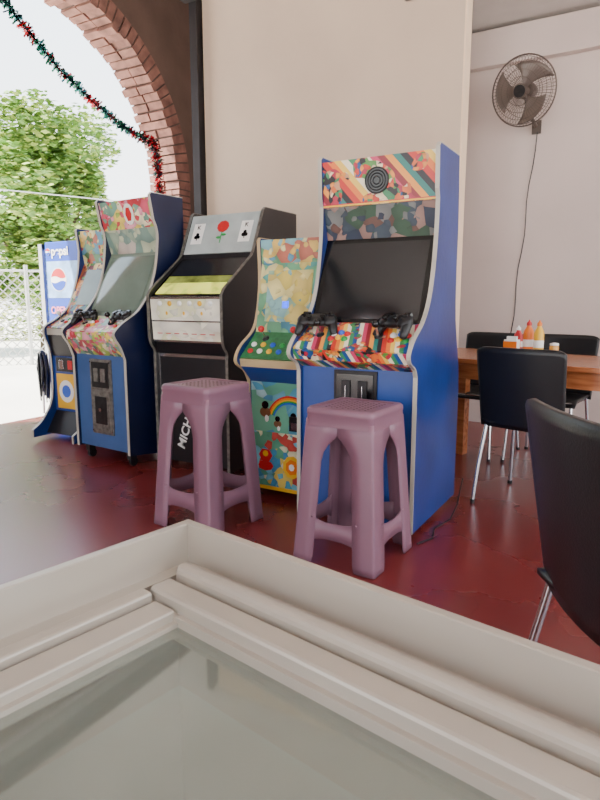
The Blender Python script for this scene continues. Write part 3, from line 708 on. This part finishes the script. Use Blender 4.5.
# ---------------------------------------------------------------- drinks fridge
fz=root("drinks_fridge","blue glass-door drinks fridge with round red white and blue emblems","fridge",(-4.76,4.2,0))
b=B([PEPB,STEEL]); b.box((0,0,0.86),(0.60,0.60,1.56),0); b.box((0,0,0.04),(0.54,0.54,0.08),1); b.make("body",fz,bevel=0.012)
Mf=Matrix(((1,0,0,0),(0,0,-1,-0.301),(0,1,0,0.86),(0,0,0,1)))
b=B([pbr("pale_blue_print",(140,180,226),0.3,var=0.3,scale=9)]); b.rect(Mf,-0.28,0.27,0.26,0.60,0.003,0); b.make("side_graphic",fz,label="pale blue printed side graphic")
def globe(cx,cy,r_):
    b=B([WHT,RED,PEPB])
    b.disc(Mf,cx,cy,r_,r_,0.005,0,28)
    for s,mi in((1,1),(-1,2)):
        pts=[]
        for k in range(15):
            a=math.radians(12+156*k/14) if s>0 else math.radians(192+156*k/14)
            pts.append((cx+r_*0.94*math.cos(a),cy+r_*0.94*math.sin(a)))
        x0,y0=pts[-1];x1,y1=pts[0]
        for k in range(1,8):
            t=k/8; pts.append((x0+(x1-x0)*t,y0+(y1-y0)*t+0.10*r_*math.sin(t*2*PI)))
        vs=[Mf@Vector((p[0],p[1],0.007)) for p in pts]; b.add(vs,[list(range(len(vs)))],mi)
    b.make("round_emblem",fz)
globe(-0.25,0.69,0.032); globe(-0.12,0.43,0.11); 
text("pepsi",0.115,WHT,Mf@Matrix.Translation((-0.085,0.69,0.004)),fz,bold=0.003)
text("OPEN",0.095,PINK,Mf@Matrix.Translation((-0.13,0.14,0.006)),fz,bold=0.003)
globe(-0.13,-0.38,0.10)
b=B([GALV,DGLASS]); 
b.box((-0.36,-0.02,0.86),(0.05,0.56,0.05),0);b.box((-0.36,-0.02,0.12),(0.05,0.56,0.05),0);b.box((-0.36,-0.02,1.60),(0.05,0.56,0.05),0)
b.box((-0.36,-0.29,0.86),(0.05,0.035,1.53),0);b.box((-0.36,0.25,0.86),(0.05,0.035,1.53),0); b.box((-0.36,-0.02,0.86),(0.01,0.5,1.45),1)
b.make("door",fz,label="pale aluminium framed glass door")
random.seed(31)
mp_=root("shaggy_bundle","shaggy black mop standing against the fridge door","bundle",(-5.10,3.80,0.0))  # stands in for an unidentified shaggy black thing; rod and strands added
b=B([GALV]); b.cyl((0,0,0.0),(0.0,0.02,0.62),0.012,n=8); b.make("support_rod",mp_)
b=B([BLACKP])
for k in range(46):
    a=random.uniform(0,6.28); r1=random.uniform(0.02,0.06); zt=0.62-random.uniform(0,0.06); zb=random.uniform(0.10,0.36)
    b.tube([(0,0.02,0.62),(r1*0.8*math.cos(a),0.02+r1*0.8*math.sin(a),zt-0.03),(r1*math.cos(a+0.2),0.02+r1*math.sin(a+0.2),(zt+zb)/2),(r1*0.8*math.cos(a),0.02+r1*0.8*math.sin(a),zb)],0.006,5)
b.make("bundle_strands",mp_,kind="stuff")

# ---------------------------------------------------------------- stools
def stool(loc,rz,label):
    r=root("plastic_stool",label,"stool",loc,rz,"mauve plastic stools")
    H=0.66; wt,wb=0.150,0.194
    W=lambda z: wb+(wt-wb)*(z/H)
    s=B([MAUVE,MAUVED])
    def ring(hw,z,cr_=0.026,n=5):
        out=[]
        for qx,qy,a0 in((1,1,0),(-1,1,90),(-1,-1,180),(1,-1,270)):
            for k in range(n+1):
                a=math.radians(a0+90*k/n); out.append((qx*(hw-cr_)+cr_*math.cos(a),qy*(hw-cr_)+cr_*math.sin(a),z))
        return out
    rings=[ring(W(H-0.10)+0.002,H-0.075),ring(W(H-0.05)+0.002,H-0.030),ring(W(H-0.03)+0.005,H-0.027),ring(W(H-0.02)+0.005,H-0.009),ring(W(H)-0.001,H),ring(W(H)-0.02,H+0.001,0.02),ring(W(H)-0.03,H-0.004,0.015)]
    vs=[p for g in rings for p in g]; n=len(rings[0]); fs=[]
    for i in range(len(rings)-1):
        for j in range(n): fs.append((i*n+j,i*n+(j+1)%n,(i+1)*n+(j+1)%n,(i+1)*n+j))
    s.add(vs,fs,0,True); s.add(rings[-1],[list(range(n))],0)
    for i in range(8):
        for j in range(8):
            M=Matrix.Translation((-0.091+0.026*i,-0.091+0.026*j,H-0.004)); s.disc(M,0,0,0.005,0.005,0.0006,1,8)
    s.make("seat",r)
    for q in range(4):
        Rz=Matrix.Rotation(q*PI/2,4,'Z')
        l=B([MAUVE]); l.X=Rz
        lv=[0.0,0.03,0.10,0.2,0.3,0.38,0.44,0.48,0.51,0.53,0.545,0.56,0.61]
        def arm(z):
            f=0.096-0.004*min(z,0.4)/0.4
            if z>0.44: f+= (W(z)-f)*min(1,((z-0.44)/0.11))**2.2
            if z<0.02: f-=0.006
            return f
        cr_=0.009
        vs=[];m=0
        for z in lv:
            w_=W(z)-0.001; f=arm(z); row=[]
            row.append((w_-f,w_)); row.append((w_-f*0.5-cr_*0.5,w_+0.0))
            for k in range(5):
                a=math.radians(90-90*k/4); row.append((w_-cr_+cr_*math.cos(a),w_-cr_+cr_*math.sin(a)))
            row.append((w_,w_-f*0.5-cr_*0.5)); row.append((w_,w_-f)); m=len(row)
            vs+=[(x,y,z) for x,y in row]
        l.add(vs,[(i*m+j,i*m+j+1,(i+1)*m+j+1,(i+1)*m+j) for i in range(len(lv)-1) for j in range(m-1)],0,True)
        l.make("leg",r,solid=0.006)
        bb=B([MAUVE]); bb.X=Rz
        def bar(u,v):
            z=0.115+0.07*v; w_=W(z)-0.003; return (-(w_-0.07)+u*2*(w_-0.07),w_,z+0.02*abs(2*u-1)**3*(1 if v>0.5 else -1))
        bb.grid(bar,10,2); bb.make("stretcher",r,solid=0.008)
    return r
s1=stool((-1.055,2.30,0.004),math.radians(-3),"mauve plastic stool standing close to the royal blue machine")
s2=copy_thing(s1,(-1.85,2.29,0.004),math.radians(-6),"mauve plastic stool with perforated square seat before the black machine")
s2.scale=(1,1,1.06)

# ---------------------------------------------------------------- chairs
def chair(loc,rz,label):
    r=root("dining_chair",label,"chair",loc,rz,"black plastic dining chairs")
    s=B([BLACKP])
    def seat(u,v):
        x=(u-0.5)*0.44*(1-0.06*v); y=-0.22+v*0.42
        return (x,y,0.455-0.018*math.sin(PI*u)*math.sin(PI*v)-0.03*max(0,0.15-v)/0.15)
    s.grid(seat,14,12); s.make("seat",r,solid=0.014)
    k=B([BLACKP])
    def back(u,v):
        wd=0.44+0.025*v; x=(u-0.5)*wd
        y=0.20+0.07*v-0.035*(2*u-1)**2
        return (x,y,0.43+0.43*v-0.022*abs(2*u-1)**12*v)
    k.grid(back,30,14); k.make("backrest",r,solid=0.014)
    for sx in(-1,1):
        l=B([CHROME,BLACKP]); l.tube([(sx*0.19,-0.19,0.44),(sx*0.205,-0.22,0.2),(sx*0.215,-0.235,0.0)],0.011,10); l.cyl((sx*0.215,-0.235,0),(sx*0.2145,-0.234,0.02),0.014,n=10,mi=1); l.make("leg",r,label="chrome leg")
        l=B([CHROME,BLACKP]); l.tube([(sx*0.19,0.17,0.44),(sx*0.205,0.22,0.2),(sx*0.215,0.245,0.0)],0.011,10); l.cyl((sx*0.215,0.245,0),(sx*0.2145,0.244,0.02),0.014,n=10,mi=1); l.make("leg",r,label="chrome leg")
    u=B([CHROME]); u.tube([(-0.19,-0.19,0.437),(-0.19,0.17,0.437),(0.19,0.17,0.437),(0.19,-0.19,0.437)],0.01,8,closed=True); u.make("seat_frame",r,label="chrome seat frame")
    return r
TA=math.radians(-13)
ch=chair((-0.51,3.43,0),TA+PI,"black plastic chair with chrome legs pushed under the table")
copy_thing(ch,(-1.05,4.42,0),TA,"black plastic chair on the wall side of the table")
copy_thing(ch,(-0.56,4.38,0),TA+math.radians(4),"black plastic chair beside the wooden table near the wall")
cn=copy_thing(ch,(0.095,1.385,0),math.radians(124),"black plastic armless chair with tall curved back and chrome legs")
cn.scale=(1,1,1.03)

# ---------------------------------------------------------------- table
tb=root("dining_table","varnished orange-brown wooden dining table with condiments","table",(-0.42,3.80,0),TA)
b=B([WOOD]); b.box((0,0,0.745),(1.75,0.74,0.03)); b.make("table_top",tb,bevel=0.005)
b=B([WOOD])
for y in(-0.33,0.33): b.box((0,y,0.685),(1.6,0.022,0.09))
for x in(-0.80,0.80): b.box((x,0,0.685),(0.022,0.66,0.09))
b.make("apron",tb)
for x in(-0.80,0.80):
    for y in(-0.32,0.32):
        b=B([WOOD]); b.prism([(x-0.035,y-0.035),(x+0.035,y-0.035),(x+0.035,y+0.035),(x-0.035,y+0.035)],0,0.73,axis='z'); b.make("leg",tb,bevel=0.004)
def bottle(loc,body,cap,h,r_,label,name="sauce_bottle"):
    r=root(name,label,"bottle",loc,0,"condiments on the table")
    b=B([body]); b.lathe([(r_*0.9,0),(r_,0.01),(r_,h*0.62),(r_*0.9,h*0.7),(r_*0.42,h*0.82),(r_*0.42,h*0.86)],n=18); b.make("body",r)
    b=B([cap]); b.lathe([(r_*0.5,h*0.84),(r_*0.5,h*0.91),(r_*0.18,h*0.96),(r_*0.1,h)],n=14); b.make("cap",r)
    b=B([WHT]); b.lathe([(r_*1.02,h*0.25),(r_*1.02,h*0.45)],n=18); b.make("label_band",r)
def tpos(x,y): 
    c,s=math.cos(TA),math.sin(TA); return (-0.42+x*c-y*s,3.80+x*s+y*c,0.7605)
bottle(tpos(-0.26,0.10),ORG,RED,0.22,0.032,"orange-red sauce bottle with red cap on the table")
bottle(tpos(-0.18,0.06),YEL,ORG,0.22,0.030,"yellow mustard bottle with orange cap on the table")
bottle(tpos(-0.35,0.16),RED,WHT,0.18,0.027,"small red hot sauce bottle with white cap")
b=B([WHT,ORG]); b.box((0,0,0.05),(0.08,0.05,0.10),0); b.box((0,0,0.105),(0.06,0.02,0.03),0); b.box((0,-0.027,0.045),(0.084,0.004,0.09),1); b.box((0,0.027,0.045),(0.084,0.004,0.09),1)
o=b.make("napkin_holder",loc=tpos(-0.32,0.0),rot=(0,0,TA)); o["label"]="orange and white napkin holder on the table"; o["category"]="napkin holder"
b=B([pbr("clear_jar",(210,150,60),0.1),WHT]); b.lathe([(0.025,0),(0.027,0.01),(0.027,0.06),(0.024,0.07)],n=18); b.lathe([(0.026,0.07),(0.026,0.082),(0.01,0.085)],n=18,mi=1)
o=b.make("condiment_jar",loc=tpos(-0.10,0.10)); o["label"]="small amber condiment jar with white lid"; o["category"]="jar"

# ---------------------------------------------------------------- wall fan
FZ=2.69
fn=root("wall_fan","grey-brown round wire-cage wall fan mounted high on the wall","fan",(-1.0,5.18,FZ))
GR=pbr("fan_cage_grey_tan",(92,80,74),0.45,metal=0.3)
RT=Matrix.Rotation(math.radians(14),4,'X')@Matrix.Rotation(math.radians(-12),4,'Z')
c=B([GR,COIN]); c.X=RT
for y,rr,t in((-0.075,0.05,0.004),(-0.074,0.10,0.002),(-0.068,0.15,0.002),(-0.055,0.20,0.002),(-0.0,0.25,0.006),(-0.03,0.236,0.002),(0.06,0.19,0.002),(0.07,0.12,0.002)):
    c.tube([(rr*math.cos(k*PI/20),y,rr*math.sin(k*PI/20)) for k in range(40)],t,6,closed=True)
for k in range(60):
    a=2*PI*k/60; ca,sa=math.cos(a),math.sin(a)
    c.tube([(0.04*ca,-0.076,0.04*sa),(0.12*ca,-0.074,0.12*sa),(0.20*ca,-0.055,0.20*sa),(0.25*ca,0,0.25*sa),(0.19*ca,0.06,0.19*sa),(0.08*ca,0.07,0.08*sa)],0.0014,4)
c.cyl((0,-0.08,0),(0,-0.07,0),0.045,n=24,mi=1); c.make("cage",fn)
BLD=pbr("fan_blade_grey",(110,98,92),0.35,metal=0.2)
for k in range(3):
    bl=B([BLD]); bl.X=RT@Matrix.Rotation(k*2*PI/3+0.4,4,'Y')
    def blade(u,v):
        rr=0.035+0.18*u; a=(v-0.5)*(0.6+1.0*u)
        return (rr*math.sin(a)+0.03*u,-0.01+0.05*(v-0.5),rr*math.cos(a))
    bl.grid(blade,8,8); bl.make("blade",fn,solid=0.002)
m_=B([GR]); m_.X=RT; m_.cyl((0,-0.04,0),(0,0.02,0),0.04,n=20); m_.lathe([(0.06,0.0),(0.065,0.05),(0.05,0.12),(0.02,0.13)],c=(0,0.04,0),n=20,M=Matrix.Rotation(-PI/2,3,'X')); m_.make("motor",fn)
k=B([GR]); k.tube([(0,0.10,-0.02),(0.02,0.14,-0.12),(0.06,0.28,-0.20)],0.014,8); k.box((0.06,0.31,-0.20),(0.07,0.02,0.10)); k.make("wall_bracket",fn)
k=B([BLACKP]); pts=[(0.07,0.29,-0.24)]
for i in range(1,14): pts.append((0.06-0.12*(i/13)+0.010*math.sin(i*1.3),0.312,-0.24-1.75*i/13))
k.tube(pts,0.004,6); k.make("power_cord",fn)

b=B([BLACKP]); b.tube([(-0.84,3.27,0.12),(-0.82,3.1,0.02),(-0.80,2.90,0.007),(-0.83,2.74,0.007),(-0.80,2.62,0.007),(-0.84,2.52,0.007)],0.004,6)
b.make("power_cable",label="short thin black power cable on the red floor",category="cable")

# ---------------------------------------------------------------- display freezer
LX,LY,ZT=1.35,0.66,0.85
fr=root("display_freezer","cream-framed chest display freezer with sliding glass lid","freezer",(-0.446,0.514,0),math.radians(-10))
def loop(b,prof,mi=0,sm=False):
    vs=[]
    for d,h in prof: vs+=[(d,-d,ZT+h),(LX-d,-d,ZT+h),(LX-d,-LY+d,ZT+h),(d,-LY+d,ZT+h)]
    n=len(prof); fs=[]
    for i in range(n-1):
        for j in range(4): fs.append((i*4+j,i*4+(j+1)%4,(i+1)*4+(j+1)%4,(i+1)*4+j))
    b.add(vs,fs,mi,sm)
b=B([FRAME]); loop(b,[(0,-0.10),(0,-0.001),(0.001,0.0),(0.0095,0.0),(0.0105,-0.001),(0.011,-0.0445),(0.0115,-0.045),(0.028,-0.045),(0.028,-0.070),(0.094,-0.070),(0.094,-0.12),(0.02,-0.12),(0.0,-0.10)]); b.make("rim",fr)
b=B([FRAME,LINER]); loop(b,[(0.004,-0.101),(0.004,-0.80),(0.1,-0.80)],0); loop(b,[(0.093,-0.121),(0.093,-0.36)],1)
b.add([(0.093,-0.093,ZT-0.36),(LX-0.093,-0.093,ZT-0.36),(LX-0.093,-LY+0.093,ZT-0.36),(0.093,-LY+0.093,ZT-0.36)],[(0,1,2,3)],1)
b.box((LX/2,-LY/2,0.03),(LX-0.12,LY-0.12,0.06),0); b.make("body",fr)
lid=B([FRAME])
far=[(0.033,-0.070),(0.033,-0.0385),(0.0336,-0.0350),(0.0352,-0.0322),(0.0380,-0.0303),(0.0425,-0.0292),(0.0470,-0.0296),(0.0505,-0.0312),(0.0528,-0.0340),(0.0538,-0.0375),(0.0542,-0.0465),(0.0550,-0.0475),(0.0605,-0.0475),(0.0608,-0.0425),(0.0618,-0.0410),(0.0640,-0.0400),(0.085,-0.0400),(0.0880,-0.0412),(0.0895,-0.0435),(0.0900,-0.054),(0.0955,-0.0545),(0.096,-0.069),(0.06,-0.069)]
far=[(0.030+(d-0.033)*0.94,h) for d,h in far]
lid.prism([(-d,ZT+h) for d,h in far],0.038,LX-0.033)
near=[(-LY+d,ZT+h) for d,h in far]; lid.prism(near,0.038,LX-0.033)
lf_=[(0.0315,-0.069),(0.0315,-0.0445),(0.0322,-0.043),(0.0345,-0.042),(0.0470,-0.042),(0.0493,-0.043),(0.0503,-0.0445),(0.0505,-0.056),(0.0552,-0.0565),(0.0554,-0.051),(0.0562,-0.0495),(0.058,-0.049),(0.087,-0.049),(0.0890,-0.0497),(0.0900,-0.051),(0.0902,-0.059),(0.0965,-0.0595),(0.097,-0.070),(0.06,-0.070)]
lf_=[(0.0295+(d-0.0315)*0.90,h) for d,h in lf_]
lid.prism([(d,ZT+h) for d,h in lf_],-0.088,-LY+0.088,axis='y')
lid.prism([(LX-d,ZT+h) for d,h in lf_],-0.088,-LY+0.088,axis='y')
lo=lid.make("lid_frame",fr,bevel=0.0003)
g=B([GLASS]); g.add([(0.08,-0.08,ZT-0.064),(LX-0.08,-0.08,ZT-0.064),(LX-0.08,-LY+0.08,ZT-0.064),(0.08,-LY+0.08,ZT-0.064)],[(0,1,2,3)]); g.make("glass_pane",lo,label="greenish reflective glass pane")

# ---------------------------------------------------------------- camera, light
cam=bpy.data.cameras.new("camera"); co=bpy.data.objects.new("camera",cam); bpy.context.collection.objects.link(co)
co.location=(0,0,1.10); co.rotation_euler=(math.radians(90-9.4),0,math.radians(30))
cam.sensor_fit='AUTO'; cam.sensor_width=36; cam.lens=604/800*36; cam.clip_start=0.02; cam.clip_end=200
cam.dof.use_dof=True; cam.dof.focus_distance=2.2; cam.dof.aperture_fstop=24.0
bpy.context.scene.camera=co
wd=bpy.data.worlds.new("world"); bpy.context.scene.world=wd; wd.use_nodes=True
nt=wd.node_tree; bg=nt.nodes["Background"]
tc=nt.nodes.new("ShaderNodeTexCoord"); sx=nt.nodes.new("ShaderNodeSeparateXYZ"); nt.links.new(tc.outputs["Generated"],sx.inputs[0])
r=nt.nodes.new("ShaderNodeValToRGB"); r.color_ramp.elements[0].position=0.0; r.color_ramp.elements[0].color=(1.0,0.99,0.97,1); r.color_ramp.elements[1].position=0.7; r.color_ramp.elements[1].color=(0.66,0.82,1.0,1)
nt.links.new(sx.outputs["Z"],r.inputs["Fac"]); nt.links.new(r.outputs["Color"],bg.inputs["Color"]); bg.inputs["Strength"].default_value=5.0
sl=bpy.data.lights.new("sun",'SUN'); so=bpy.data.objects.new("sun",sl); bpy.context.collection.objects.link(so)
sl.energy=26; sl.angle=0.01; sl.color=(1,0.94,0.86)
so.rotation_euler=Vector((-0.35,-0.55,0.85)).to_track_quat('Z','Y').to_euler()
